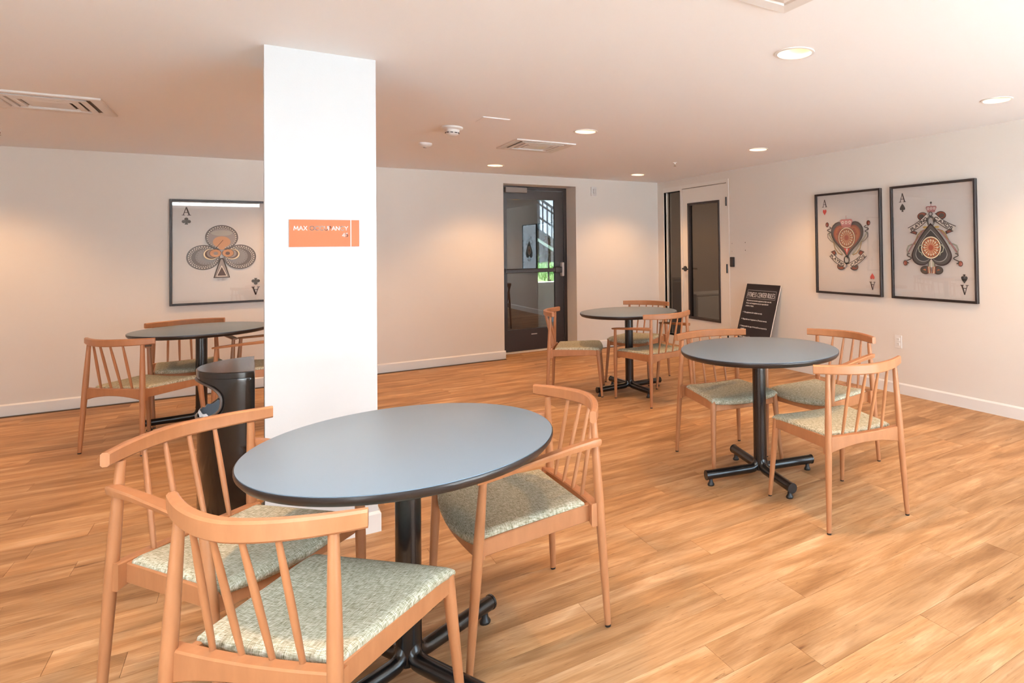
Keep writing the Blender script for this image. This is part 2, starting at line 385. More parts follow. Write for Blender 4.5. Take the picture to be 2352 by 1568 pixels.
# ------------------------------------------------------------------ white door with sidelight (door_2); local x runs right as seen from the room, front is local -y
d2 = empty('door_2', (0, 0, 0), -PI/2, 'white door with a tall dark glass lite and a narrow sidelight', 'door', kind='structure')
LX = lambda y: -y
mb = MB(); f0, f1 = .155, 1.61
mb.box(f0, LX(SY0), -.006, .10, 0, 2.185); mb.box(LX(SY1), LX(EY0)-.003, -.006, .10, 0, 2.185); mb.box(LX(EY1)+.003, f1, -.006, .10, 0, 2.185)
mb.box(LX(SY0), LX(SY1), -.006, .10, 2.122, 2.185); mb.box(LX(EY0)-.003, LX(EY1)+.003, -.006, .10, 2.143, 2.185); mb.box(LX(SY0), LX(SY1), -.006, .10, 0, .12)
mb.build('door_frame', M_doorwhite, d2)
lx0, lx1 = LX(EY0)+.003, LX(EY1)-.003; g0, g1, gz0, gz1 = .745, 1.425, .39, 1.935
mb = MB(); mb.box(lx0, g0, .0, .042, .012, 2.132); mb.box(g1, lx1, .0, .042, .012, 2.132); mb.box(g0, g1, .0, .042, .012, gz0); mb.box(g0, g1, .0, .042, gz1, 2.132); mb.build('door_leaf', M_doorwhite, d2)
mb = MB(); t = .028
mb.bbox(g0, g0+t+.008, -.012, .05, gz0, gz1, .003); mb.bbox(g1-t, g1, -.012, .05, gz0, gz1, .003); mb.bbox(g0, g1, -.0125, .05, gz0, gz0+t, .003); mb.bbox(g0, g1, -.0125, .05, gz1-t, gz1, .003); mb.build('lite_frame', M_bronze, d2)
MB().box(g0+t, g1-t, .018, .024, gz0+t, gz1-t).build('glass', M_tint, d2)
MB().box(LX(SY0), LX(SY1), .05, .056, .12, 2.122).build('sidelight_glass', M_tint, d2)
mb = MB(); mb.box(LX(SY0), LX(SY0)+.012, .03, .075, .12, 2.122); mb.box(LX(SY1)-.012, LX(SY1), .03, .075, .12, 2.122); mb.build('sidelight_stop', M_trim, d2)
mb = MB(); mb.tube([(.675, 0, 1.055), (.675, -.012, 1.055)], .036, 24); mb.build('rosette', M_blackhw, d2, True)
mb = MB(); mb.tube([(.675, -.01, 1.055), (.675, -.05, 1.055), (.685, -.058, 1.055), (.80, -.058, 1.052)], [.013, .013, .012, .010], 12); mb.build('lever', M_blackhw, d2, True)
for z in (1.905, 1.075, .26):
    mb = MB(); mb.tube([(LX(EY1)-.0, -.008, z-.055), (LX(EY1)-.0, -.008, z+.055)], .012, 10); mb.build('hinge', M_blackhw, d2, True)

# ------------------------------------------------------------------ dim room behind the white door
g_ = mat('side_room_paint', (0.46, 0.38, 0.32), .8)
mb = MB(); mb.box(.12, 2.8, .36, .46, -.1, 2.5); mb.box(2.8, 2.9, -3.1, .46, -.1, 2.5); mb.box(.12, 2.8, -3.1, -3.0, -.1, 2.5)
tag(mb.build('wall_side_room', g_), 'dim grey brown walls of the room behind the white door', 'wall', kind='structure')
tag(MB().box(.12, 2.9, -3.1, .46, -.12, 0).build('floor_side_room', mat('side_room_floor', (.20, .17, .15), .6)), 'floor of the room behind the white door', 'floor', kind='structure')
tag(MB().box(.12, 2.9, -3.1, .46, 2.4, 2.5).build('ceiling_side_room', g_), 'ceiling of the room behind the white door', 'ceiling', kind='structure')
def side_unit(name, x0, x1, zt, m, mt, label):
    c = empty(name, ((x0+x1)/2, .15, 0), 0, label, 'cabinet'); h = (x1-x0)/2
    MB().bbox(-h, h, -.20, .20, .04, zt-.03, .006).build('body', m, c); MB().bbox(-h-.01, h+.01, -.215, .205, zt-.03, zt, .005).build('top', mt, c)
    for k in (-1, 1): MB().bbox(min(.004*k, h*k*.98), max(.004*k, h*k*.98), -.216, -.20, .07, zt-.05, .004).build('cabinet_door', m, c)
    MB().box(-h+.02, h-.02, -.17, .18, 0, .04).build('plinth', M_darkslot, c)
side_unit('low_cabinet', .64, 1.75, .64, mat('cabinet_white', (.78, .78, .77), .5), mat('cabinet_top', (.75, .75, .74), .5), 'low white cabinet seen through the white door glass')
side_unit('dark_cabinet', .14, .58, .88, mat('cabinet_dark', (.10, .085, .075), .5), mat('cabinet_dark_top', (.12, .10, .09), .5), 'dark grey cabinet seen through the sidelight of the white door')
sl = empty('side_room_fill_lamp', (1.3, -1.2, 2.40), 0, 'added unseen fill lamp on the ceiling of the room behind the white door', 'lamp')  # added lamp, out of view, brightens the side room behind the glass
MB().lathe([(.16, 0), (.16, -.03), (.13, -.05), (0.001, -.055)], 24).build('diffuser', mat('side_fill_glow', (.9, .85, .8), .5, emit=(1, .82, .64), estr=75), sl, True)

# ------------------------------------------------------------------ outdoors behind the exit door
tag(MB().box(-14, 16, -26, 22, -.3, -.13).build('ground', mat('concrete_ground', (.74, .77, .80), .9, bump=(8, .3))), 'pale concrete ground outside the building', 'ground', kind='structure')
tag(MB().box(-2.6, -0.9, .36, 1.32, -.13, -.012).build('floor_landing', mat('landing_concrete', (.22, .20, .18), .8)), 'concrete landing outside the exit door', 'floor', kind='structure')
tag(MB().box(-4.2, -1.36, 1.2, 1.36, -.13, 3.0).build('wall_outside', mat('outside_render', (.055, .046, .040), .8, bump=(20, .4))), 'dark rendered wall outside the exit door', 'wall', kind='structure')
tag(MB().box(-4.2, 1.6, .36, 1.9, 2.62, 2.74).build('ceiling_sun_block', mat('sun_block_grey', (.35, .33, .31), .8)), 'added unseen slab over the landing that keeps the sun out of the exit door', 'ceiling', kind='structure')  # unseen slab, added so no sun enters through the exit door
mb = MB(); mb.box(-1.36, 3.2, 1.22, 1.40, -.13, .80); mb.box(-1.36, 3.2, 1.19, 1.43, .80, .845)
tag(mb.build('wall_low', mat('low_wall_white', (.62, .62, .60), .7)), 'low white garden wall seen through the exit door', 'wall', kind='structure')
bank = MB().rings([[(x, 1.40, -.13), (x, 1.40, .80), (x, 5.2, 1.06), (x, 5.2, -.13)] for x in (-1.3, 3.2)]).build('grass_bank', mat('grass_soil', (.10, .20, .05), .9))
tag(bank, 'sloping soil bank under the grass outside the exit door', 'ground', kind='structure')
gm = MB(); rg = random.Random(3)
for k in range(2600):
    x, y = rg.uniform(-1.0, 1.4), rg.uniform(1.45, 4.4); z = .80+(y-1.4)*.26/3.8
    h_ = rg.uniform(.05, .13); a = rg.uniform(0, PI); dx, dy = .006*math.cos(a), .006*math.sin(a); lx, ly = rg.uniform(-.04, .04), rg.uniform(-.04, .04)
    gm.add([(x-dx, y-dy, z-.01), (x+dx, y+dy, z-.01), (x+lx, y+ly, z+h_)], [(0, 1, 2)])
tag(gm.build('lawn_grass', mat('grass_blade', (.22, .42, .12), .7), None, False, False), 'bright green grass seen through the exit door', 'grass', kind='stuff')
sp = empty('spiky_plant', (-.02, 4.86, 1.03), 0, 'spiky leafed plant on the grass outside the exit door', 'plant')
for k in range(22):
    a = rg.uniform(0, 2*PI); l = rg.uniform(.18, .34); e = rg.uniform(.4, 1.2); c, s_ = math.cos(a), math.sin(a)
    p = [(0, 0, 0), (c*l*.4*math.cos(e), s_*l*.4*math.cos(e), l*.5*math.sin(e)), (c*l*math.cos(e), s_*l*math.cos(e), l*.85*math.sin(e))]
    MB().tube(p, [.007, .008, .001], 5).build('leaf', mat('spiky_leaf', (.35, .45, .22), .6) if k == 0 else bpy.data.materials['spiky_leaf'], sp)
# outside stair falling to the right: sloping wall, stringer, railing
st = empty('outside_stair', (0, 5.3, 0), 0, 'brown outside stair with a blue grey railing behind the exit door glass', 'stair')
SLP = -.62
zr = lambda x, z: z + SLP*(x-.1)
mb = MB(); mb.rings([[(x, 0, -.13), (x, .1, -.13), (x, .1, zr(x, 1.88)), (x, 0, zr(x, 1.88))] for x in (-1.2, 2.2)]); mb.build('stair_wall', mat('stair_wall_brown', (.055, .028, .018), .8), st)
mb = MB(); mb.rings([[(x, -.05, zr(x, 1.62)), (x, .0, zr(x, 1.62)), (x, .0, zr(x, 1.69)), (x, -.05, zr(x, 1.69))] for x in (-1.2, 2.2)]); mb.build('stringer', mat('stringer_pale', (.60, .61, .63), .6), st)
rm = mat('railing_blue_grey', (.035, .050, .08), .5)
for hgt, th in ((.08, .05), (.37, .04), (.67, .04), (.78, .06)):
    mb = MB(); mb.rings([[(x, .02, zr(x, 1.80+hgt)), (x, .05, zr(x, 1.80+hgt)), (x, .05, zr(x, 1.80+hgt+th)), (x, .02, zr(x, 1.80+hgt+th))] for x in (-1.2, 2.2)]); mb.build('rail', rm, st)
x = -1.15; k = 0
while x < 2.15:
    wd = .035 if k % 4 == 2 else .013
    mb = MB(); mb.rings([[(a, .02, zr(a, 1.80)), (a, .05, zr(a, 1.80)), (a, .05, zr(a, 2.60)), (a, .02, zr(a, 2.60))] for a in (x-wd, x+wd)]); mb.build('post' if wd > .02 else 'baluster', rm, st)
    x += .105; k += 1
tag(MB().box(-3, 9, 8.6, 8.8, -.13, 5.5).build('wall_far_building', mat('far_building_white', (.80, .82, .85), .8)), 'white building far outside behind the stair', 'wall', kind='structure')

# ------------------------------------------------------------------ chairs (local: +y is the way the sitter faces)
def lerp(a, b, t): return a + (b-a)*t
ZS = 0.452
def seat_pt(s, t):
    wd = lerp(.199, .236, t); y = lerp(-.203, .196, t) + .028*(1-s*s)*t*t - .006*(1-s*s)*(1-t)
    z = ZS - .015*(1-s*s)*(.45+.55*t) - .008*max(0, (t-.8)/.2)**2
    return s*wd, y, z
def make_seat(parent):
    NX, NY = 20, 18; mb = MB(); vs = []; fs = []
    def par(i, n):                      # denser towards the edges
        q = -1 + 2*i/n; return math.sin(q*PI/2)
    for j in range(NY+1):
        for i in range(NX+1):
            s = par(i, NX); t = (par(j, NY)+1)/2
            x, y, z = seat_pt(s, t)
            ed = min(1-abs(s), 2*min(t, 1-t)); z -= .012*max(0, 1-ed/.09)**2
            vs.append((x, y, z))
    for j in range(NY):
        for i in range(NX):
            a = j*(NX+1)+i; fs.append((a, a+1, a+NX+2, a+NX+1))
    bd = [i for i in range(NX+1)] + [j*(NX+1)+NX for j in range(1, NY+1)] + [NY*(NX+1)+i for i in range(NX-1, -1, -1)] + [j*(NX+1) for j in range(NY-1, 0, -1)]
    o = len(vs); n = len(bd)
    for b in bd: vs.append((vs[b][0]*1.008, vs[b][1]*1.008, vs[b][2]-.008))
    for b in bd: vs.append((vs[b][0]*.985, vs[b][1]*.985, vs[b][2]-.020))
    for i in range(n):
        j = (i+1) % n
        fs.append((bd[i], bd[j], o+j, o+i)); fs.append((o+i, o+j, o+n+j, o+n+i))
    fs.append(tuple(o+n+i for i in range(n)))
    mb.add(vs, fs); return mb.build('seat', M_fabric, parent, 'all')
def rect_sweep(mb, pts, thick, zlo, zhi, b=.004):
    """upright board following a plan curve: thickness across, zlo/zhi per point"""
    rings = []
    for i, (x, y) in enumerate(pts):
        p0, p1 = pts[max(i-1, 0)], pts[min(i+1, len(pts)-1)]
        d = Vector((p1[0]-p0[0], p1[1]-p0[1])).normalized(); n = Vector((-d.y, d.x))
        th = thick[i] if hasattr(thick, '__len__') else thick
        lo = zlo[i] if hasattr(zlo, '__len__') else zlo; hi = zhi[i] if hasattr(zhi, '__len__') else zhi
        ht = th/2; sec = [(-ht+b, lo), (ht-b, lo), (ht, lo+b), (ht, hi-b), (ht-b, hi), (-ht+b, hi), (-ht, hi-b), (-ht, lo+b)]
        rings.append([(x+n.x*a, y+n.y*a, z) for a, z in sec])
    mb.rings(rings); return mb
def rail_y(x, a=-.312, e=-.206): return a + (e-a)*(min(abs(x), .27)/.27)**1.75
def make_chair(arm):
    root = empty('spindle_armchair' if arm else 'spindle_side_chair')
    make_seat(root)
    # top rail
    n = 25; xs = [-.268+.536*i/(n-1) for i in range(n)]
    mb = MB(); q = lambda x: (abs(x)/.268)
    rect_sweep(mb, [(x, rail_y(x)) for x in xs], [.027-.004*q(x)**3 for x in xs], [.7325+.006*q(x)**2 for x in xs], [.7810-.001*q(x)**2 for x in xs], .0055)
    mb.build('top_rail', M_wood, root, True)
    # rear posts = rear legs
    for s in (-1, 1):
        P = lambda z: (s*lerp(.241, .207, z/.735), lerp(-.272, -.240, z/.735), z)
        zs = [.008, .10, .22, .34, .42, .50, .60, .68, .735]; rr = [.0115, .0132, .0150, .0165, .0170, .0166, .0150, .0130, .0118]
        lg = MB().tube([P(z) for z in zs], rr, 14).build('leg', M_wood, root, True)
        MB().tube([P(0), P(.009)], .0105, 12).build('foot_cap', M_blackhw, lg, True)
    # front legs
    for s in (-1, 1):
        if arm:
            P = lambda z: (s*lerp(.243, .272, z/.62), lerp(.222, .182, z/.62), z)
            zs = [.008, .10, .22, .34, .43, .52, .60, .622]; rr = [.0112, .0130, .0150, .0168, .0168, .0150, .0128, .0125]
        else:
            P = lambda z: (s*lerp(.243, .219, z/.43), lerp(.222, .183, z/.43), z)
            zs = [.008, .10, .22, .33, .385, .425]; rr = [.0112, .0130, .0152, .0172, .0180, .0185]
        lg = MB().tube([P(z) for z in zs], rr, 14).build('leg', M_wood, root, True)
        MB().tube([P(0), P(.009)], .0102, 12).build('foot_cap', M_blackhw, lg, True)
    # seat rails
    mb = MB(); n = 17; xs = [-.228+.456*i/(n-1) for i in range(n)]
    rect_sweep(mb, [(x, -.236-.010*(1-(x/.228)**2)) for x in xs], .034, [.358+.034*(1-(x/.228)**2) for x in xs], [.440-.002*(1-(x/.228)**2) for x in xs], .004)
    mb.build('rear_rail', M_wood, root, True)
    for s in (-1, 1):
        mb = MB(); fx = .222 if not arm else .236
        rect_sweep(mb, [(s*.192, -.225), (s*lerp(.192, fx, .5), -.015), (s*fx, .180)], .022, [.372, .374, .376], [.432, .431, .428], .003)
        mb.build('side_rail', M_wood, root, True)
    mb = MB(); n = 13; fx = .222 if not arm else .245; xs = [-fx+2*fx*i/(n-1) for i in range(n)]
    rect_sweep(mb, [(x, .178+.020*(1-(x/fx)**2)) for x in xs], .022, [.366+.004*(1-(x/fx)**2) for x in xs], [.426-.017*(1-(x/fx)**2) for x in xs], .003)
    mb.build('front_rail', M_wood, root, True)
    # spindles
    for xb, xt in ((-.121, -.112), (-.041, -.038), (.041, .038), (.121, .112)):
        p0 = Vector((xb, -.232, .434)); p1 = Vector((xt, rail_y(xt), .735))
        MB().tube([p0.lerp(p1, t) for t in (0, .25, .5, .75, 1)], [.0066, .0080, .0086, .0080, .0064], 10).build('spindle', M_wood, root, True)
    # arms
    if arm:
        for s in (-1, 1):
            pts = [(s*.228, -.259, .656), (s*.229, -.252, .656), (s*.230, -.225, .656), (s*.238, -.13, .651), (s*.254, .0, .643), (s*.270, .12, .635), (s*.277, .175, .631), (s*.280, .205, .629)]
            wd = [.014, .026, .030, .034, .040, .045, .046, .034]; th = [.012, .024, .026, .023, .019, .017, .016, .012]
            rings = []
            for i, p in enumerate(pts):
                a_, t_ = wd[i]/2, th[i]/2; x, y, z = p
                rings.append([(x-a_*.8, y, z+t_), (x+a_*.8, y, z+t_), (x+a_, y, z+t_*.45), (x+a_*.72, y, z-t_), (x-a_*.72, y, z-t_), (x-a_, y, z+t_*.45)])
            MB().rings(rings).build('armrest', M_wood, root, True)
    return root
CH = {  # x, y, facing angle
 'C': (-4.659,-5.5833,-45.6), 'A': (-4.8513,-5.0411,-140.4), 'B': (-4.0573,-5.2302,90.4), 'D': (-2.3225,-5.2274,-10.2), 'E': (-1.8864,-4.7398,91.86), 'F': (-2.3219,-4.3845,-188.41),
 'G': (-2.3057,-2.1561,-119.43), 'H': (-1.8769,-2.7645,7.8), 'I': (-1.5901,-2.0228,121.6), 'J': (-5.4706,-1.6788,-40.95), 'K': (-5.2922,-0.9909,-169.55), 'L': (-4.8378,-1.409,74.71)}
CL = {
 'C': 'armless spindle chair nearest the camera, its back turned to the viewer',
 'A': 'spindle armchair between the nearest table and the dark waste bin',
 'B': 'spindle armchair on the right of the nearest round table',
 'D': 'armless spindle chair, back to the viewer, nearest of three at the right hand table',
 'E': 'spindle armchair tucked in beside the wall with the heart and spade prints',
 'F': 'armless spindle chair in front of the leaning black rules board',
 'G': 'armless spindle chair seen side on in front of the glass exit door',
 'H': 'spindle armchair with its back to the viewer at the table by the white door',
 'I': 'armless spindle chair on the far side of the table by the white door',
 'J': 'armless spindle chair, leftmost, at the table under the club print',
 'K': 'spindle armchair against the wall right under the club print',
 'L': 'spindle armchair mostly hidden behind the white column'}
protoS, protoA = make_chair(False), make_chair(True); used = set()
for k, (x, y, a) in CH.items():
    arm = k in 'ABEHKL'; pr = protoA if arm else protoS
    o = pr if pr not in used else copy_tree(pr); used.add(pr)
    o.location = (x, y, 0); o.rotation_euler = (0, 0, math.radians(a))
    tag(o, CL[k], 'chair', 'spindle back chairs around the round tables')

# ------------------------------------------------------------------ tables
def make_table():
    root = empty('round_cafe_table'); R = .4565
    MB().lathe([(R-.0035, .7475), (R-.0035, .7496), (R-.006, .7502), (0.001, .7502)], 96).build('tabletop', M_lam, root, True)
    MB().lathe([(.001, .718), (R-.022, .718), (R-.010, .722), (R-.0015, .733), (R, .738), (R, .7455), (R-.001, .7475), (.001, .7475)], 96).build('edge_band', M_lam_edge, root, True)
    col = MB().tube([(0, 0, .05), (0, 0, .70)], .0385, 28).build('column', M_black, root, True)
    MB().box(-.13, .13, -.13, .13, .700, .718).build('mounting_plate', M_black, root)
    for k in range(4):
        a = k*PI/2; c, s = math.cos(a), math.sin(a)
        path = [(.010, .150), (.014, .110), (.020, .086), (.032, .070), (.048, .062), (.07, .060), (.20, .060), (.345, .060)]
        lg = MB().tube([(c*r, s*r, z) for r, z in path], [.022, .025, .026, .026, .026, .026, .026, .026], 16).build('base_leg', M_black, root, True)
        MB().tube([(c*.342, s*.342, .060), (c*.349, s*.349, .060)], .0275, 16).build('end_cap', M_black, lg, True)
        MB().lathe([(.019, 0), (.020, .007), (.012, .020), (.010, .040)], 14, (c*.318, s*.318, 0)).build('levelling_foot', M_blackhw, lg, True)
    return root
TB = {'1': (-4.4256,-5.3357,26.24), '2': (-2.3819,-4.7375,-13.5), '3': (-1.9131,-2.4214,1.73), '4': (-5.1961,-1.2743,6)}
TL = {'1': 'blue grey round pedestal table nearest the camera', '2': 'grey round pedestal table beside the wall with the two framed prints', '3': 'grey round pedestal table farthest away, by the white door', '4': 'grey round pedestal table under the club print, half behind the column'}
pt = make_table()
for i, (k, (x, y, a)) in enumerate(TB.items()):
    o = pt if i == 0 else copy_tree(pt)
    o.location = (x, y, 0); o.rotation_euler = (0, 0, math.radians(a)); tag(o, TL[k], 'table', 'round pedestal tables')

# ------------------------------------------------------------------ half-round waste bin, flat back towards the column
bx, by, bR, bD, bH = -4.838, -3.73, .248, .228, .80
bn = empty('waste_bin', (bx, by, 0), 0, 'tall glossy dark brown half-round waste bin beside the column', 'bin')
def bp_(phi, z, k=1.0): return (-bD*k*math.cos(phi), -bR*k*math.sin(phi), z)
OPH, OZ0, OZ1 = 1.0, .575, .755; oc = (OZ0+OZ1)/2; orz = (OZ1-OZ0)/2
def op_edge(t):
    c, s = math.cos(t), math.sin(t)
    return OPH*math.copysign(abs(c)**.8, c), oc + orz*math.copysign(abs(s)**.8, s)
def op_outer(t):
    c, s = math.cos(t), math.sin(t); m = max(abs(c), abs(s)); return (PI/2)*c/m, (oc + (bH-.028-oc)*s/m) if s > 0 else (oc + (oc-.44)*s/m)
mb = MB(); NT = 96; NRr = 8; rings = []
for r in range(NRr+1):
    rings.append([bp_(lerp(op_edge(2*PI*k/NT)[0], op_outer(2*PI*k/NT)[0], r/NRr), lerp(op_edge(2*PI*k/NT)[1], op_outer(2*PI*k/NT)[1], r/NRr)) for k in range(NT)])
mb.rings(rings, cap=False)
phs = [op_outer(2*PI*k/NT)[0] for k in range(NT) if abs(op_outer(2*PI*k/NT)[1]-.44) < 1e-6]; phs = sorted(set(round(p, 9) for p in phs)); lo = [[bp_(p, z) for p in phs] for z in (.03, .44)]
mb.rings(lo, cap=False, closed=False)
mb.add([(0, -bR, .03), (0, bR, .03), (0, bR, bH-.028), (0, -bR, bH-.028)], [(0, 1, 2, 3)])
body = mb.build('body', M_bin, bn, True)
bm = bmesh.new(); bm.from_mesh(body.data); bmesh.ops.remove_doubles(bm, verts=bm.verts, dist=.0006); bmesh.ops.recalc_face_normals(bm, faces=bm.faces); bm.to_mesh(body.data); bm.free()
sm = body.modifiers.new('shell', 'SOLIDIFY'); sm.thickness = .004; sm.offset = -1
top = MB().rings([[bp_(-PI/2+PI*i/48, z, k) for i in range(49)] for z, k in ((bH-.028, 1.012), (bH-.004, 1.012), (bH, .995))]).build('lid', M_bin, bn, True)
MB().rings([[bp_(-PI/2+PI*i/48, z, k) for i in range(49)] for z, k in ((0, .96), (.032, .97))]).build('base_ring', M_blackhw, bn, True)
pts = [bp_(*op_edge(2*PI*k/64), 1.008) for k in range(65)]
MB().tube(pts, .006, 8, False).build('opening_rim', M_binrim, bn, True)
mb = MB(); rr_ = random.Random(5)
rings = []
for z, k in ((.35, .70), (.50, .88), (.575, .93), (.600, .95), (.590, .985)):
    rings.append([bp_(-PI/2+PI*i/40, z+rr_.uniform(-.008, .008), k*(1+rr_.uniform(-.012, .006))) for i in range(41)] + [(-.01, bR*.9*(1-2*j/10), z) for j in range(0, 11)])
mb.rings(rings, cap=False); mb.build('liner_bag', M_liner, bn, True)

# ------------------------------------------------------------------ lettering helpers (stroke letters)
def arc(cx, cy, rx, ry, a0, a1, n=14): return [(cx+rx*math.cos(math.radians(lerp(a0, a1, i/n))), cy+ry*math.sin(math.radians(lerp(a0, a1, i/n)))) for i in range(n+1)]
GL = {
 'A': (.82, [[(0,0),(.41,1),(.82,0)], [(.15,.33),(.67,.33)]]), 'C': (.88, [arc(.5,.5,.5,.5,48,312)]), 'D': (.78, [[(0,0),(0,1),(.25,1)]+arc(.28,.5,.5,.5,90,-90)+[(0,0)]]),
 'E': (.55, [[(.55,1),(0,1),(0,0),(.55,0)], [(0,.52),(.5,.52)]]), 'F': (.52, [[(.52,1),(0,1),(0,0)], [(0,.52),(.46,.52)]]), 'G': (.95, [arc(.5,.5,.5,.5,48,340)+[(.98,.45),(.58,.45)]]),
 'I': (.05, [[(.02,0),(.02,1)]]), 'L': (.5, [[(0,1),(0,0),(.5,0)]]), 'M': (.98, [[(0,0),(.12,1),(.49,.2),(.86,1),(.98,0)]]), 'N': (.74, [[(0,0),(0,1),(.74,0),(.74,1)]]),
 'O': (1.0, [arc(.5,.5,.5,.5,0,360,24)]), 'P': (.55, [[(0,0),(0,1),(.25,1)]+arc(.27,.73,.27,.27,90,-90)+[(0,.46)]]), 'R': (.6, [[(0,0),(0,1),(.25,1)]+arc(.27,.73,.27,.27,90,-90)+[(0,.46)], [(.25,.46),(.6,0)]]),
 'S': (.55, [arc(.28,.74,.25,.25,40,270,10)+arc(.28,.25,.27,.25,90,-140,10)]), 'T': (.62, [[(0,1),(.62,1)], [(.31,1),(.31,0)]]), 'U': (.72, [[(0,1)]+arc(.36,.36,.36,.36,180,360)+[(.72,1)]]),
 'X': (.74, [[(0,0),(.72,1)], [(0.02,1),(.74,0)]]), 'Y': (.74, [[(0,1),(.37,.48),(.74,1)], [(.37,.48),(.37,0)]]), '4': (.66, [[(.5,0),(.5,1),(0,.26),(.66,.26)]]), '5': (.56, [[(.52,1),(.14,1),(.08,.56)]+arc(.26,.32,.28,.31,110,-150,12)])}
class ART:
    """flat print: layers of polygons in the local x,z plane, facing -y"""
    def __init__(s, y0): s.mb = MB(); s.mats = []; s.y0 = y0; s.lay = 0
    def mi(s, m):
        if m not in s.mats: s.mats.append(m)
        s.mb.mi = s.mats.index(m)
    def up(s, n=1): s.lay += n
    def y(s): return s.y0 - .00022*s.lay
    def poly(s, m, pts): s.mi(m); y = s.y(); s.mb.poly([(a, y, b) for a, b in pts]); s.lay += 1
    def ell(s, m, cx, cz, rx, rz, n=36, a0=0, a1=360): s.poly(m, arc(cx, cz, rx, rz, a0, a1, n)[:(-1 if a1-a0 == 360 else None)])
    def line(s, m, pts, wd):
        s.mi(m); y = s.y()
        for (a, b) in zip(pts[:-1], pts[1:]):
            d = Vector((b[0]-a[0], b[1]-a[1])); l = d.length
            if l < 1e-7: continue
            d /= l; n = Vector((-d.y, d.x))*wd/2; e = d*wd*.35
            s.mb.poly([(a[0]-e.x+n.x, y, a[1]-e.y+n.y), (a[0]-e.x-n.x, y, a[1]-e.y-n.y), (b[0]+e.x-n.x, y, b[1]+e.y-n.y), (b[0]+e.x+n.x, y, b[1]+e.y+n.y)])
        s.lay += 1
    def ring(s, m, cx, cz, rx, rz, wd, n=40): s.line(m, arc(cx, cz, rx, rz, 0, 360, n), wd)
    def text(s, m, txt, x, z, h, wd, sp=.22, ang=0.0, skew=0.0, align='L', xs=1.0, fit=None):
        if fit: xs = fit/(h*(sum(GL[c][0]+sp if c != ' ' else .45 for c in txt) - sp))
        tot = sum(GL[c][0]+sp if c != ' ' else .45 for c in txt) - sp; tot *= h*xs
        cx = {'L': 0, 'R': -tot, 'C': -tot/2}[align]; ca, sa = math.cos(ang), math.sin(ang); lay = s.lay
        for c in txt:
            if c == ' ': cx += .45*h*xs; continue
            wg, sts = GL[c]
            for stt in sts:
                s.lay = lay
                P = [(cx+a*h*xs+b*h*skew, b*h) for a, b in stt]; s.line(m, [(x+a*ca-b*sa, z+a*sa+b*ca) for a, b in P], wd)
            cx += (wg+sp)*h*xs
        s.lay = lay+1
    def build(s, name, parent): return s.mb.build(name, s.mats, parent, False, False)

# orange occupancy sign on the column
sg = empty('occupancy_sign', (-4.561, PY0, 1.437), 0, 'orange occupancy sign on the white column', 'sign')
MB().box(-.143, .143, -.006, 0, -.0625, .0625).build('plate', M_orange, sg)
ar = ART(-.0063)
ar.poly(M_white, [(.106, -.0625), (.1095, -.0625), (.1095, .0625), (.106, .0625)])
ar.text(M_white, 'MAX OCCUPANCY', .0945, .014, .0185, .0029, sp=.22, align='R', fit=.219)
ar.text(M_white, '45', .0945, -.0165, .0165, .0028, sp=.18, align='R')
ar.build('lettering', sg)

# ------------------------------------------------------------------ framed ace prints
ink = mat('ink_dark', (.030, .013, .011), .8); charc = mat('ink_charcoal', (.038, .032, .030), .8); dgrey = mat('ink_dark_grey', (.075, .064, .056), .8); lgrey = mat('ink_light_grey', (.38, .36, .33), .8)
red = mat('ink_red', (.62, .045, .03), .8); brick = mat('ink_brick', (.30, .060, .026), .8); rust = mat('ink_rust', (.40, .12, .042), .8); pink = mat('ink_pink', (.50, .22, .22), .8); cream = mat('ink_cream', (.80, .70, .50), .8); gold = mat('ink_gold', (.55, .36, .09), .8); pale = mat('ink_pale', (.80, .74, .66), .8); sage = mat('ink_sage', (.50, .52, .38), .8)
club1 = mat('ink_club_dark', (.12, .090, .085), .8); club2 = mat('ink_club_mid', (.30, .275, .265), .8); club3 = mat('ink_club_tan', (.50, .28, .17), .8)
def heart_pts(cx, cz, w_, top, tip, sgn=1, n=40):
    P = []
    for i in range(n):
        t = 2*PI*i/n; x = math.sin(t)**3; z = (13*math.cos(t)-5*math.cos(2*t)-2*math.cos(3*t)-math.cos(4*t))   # -17..~12
        zz = lerp(tip, top, (z+17)/29.0)
        P.append((cx+w_*x, cz+sgn*zz))
    return P
def spade_pts(cx, cz, w_, apex, lobe, cusp, sgn=1, n=40):
    P = []
    for i in range(n+1):
        t = i/n
        if t < .5:
            q = t/.5; x = w_*(1-(1-q)**1.35)*1.0; z = lerp(apex, lerp(apex, lobe, .76), q**1.05)
        else:
            a = (t-.5)/.5*PI*1.0; r = w_*.5; x = w_*.5 + r*math.cos(a); zz = lerp(apex, lobe, .76); z = zz - (zz-lobe)*math.sin(a) if a < PI*.75 else lerp(zz - (zz-lobe)*math.sin(PI*.75), cusp, (a-PI*.75)/(PI*.25)); 
        P.append((x, z))
    P = [(cx+x, cz+sgn*z) for x, z in P] + [(cx-x, cz+sgn*z) for x, z in P[::-1][1:-1]]
    return P
def small_suit(ar, kind, x, z, s, sgn):
    if kind == 'heart': ar.poly(red, heart_pts(x, z, s*.9, s, -s*1.25, sgn, 28))
    elif kind == 'spade':
        ar.poly(charc, spade_pts(x, z, s, s*1.35, -s*.75, -s*.3, sgn, 24)); ar.poly(charc, [(x, z), (x-s*.4, z-sgn*s*1.3), (x+s*.4, z-sgn*s*1.3)])
    else:
        for dx, dz in ((0, .62), (-.62, -.1), (.62, -.1)): ar.ell(charc, x+dx*s, z+sgn*dz*s, s*.48, s*.48, 20)
        ar.poly(charc, [(x-s*.12, z+sgn*s*.3), (x+s*.12, z+sgn*s*.3), (x+s*.4, z-sgn*s*1.0), (x-s*.4, z-sgn*s*1.0)])
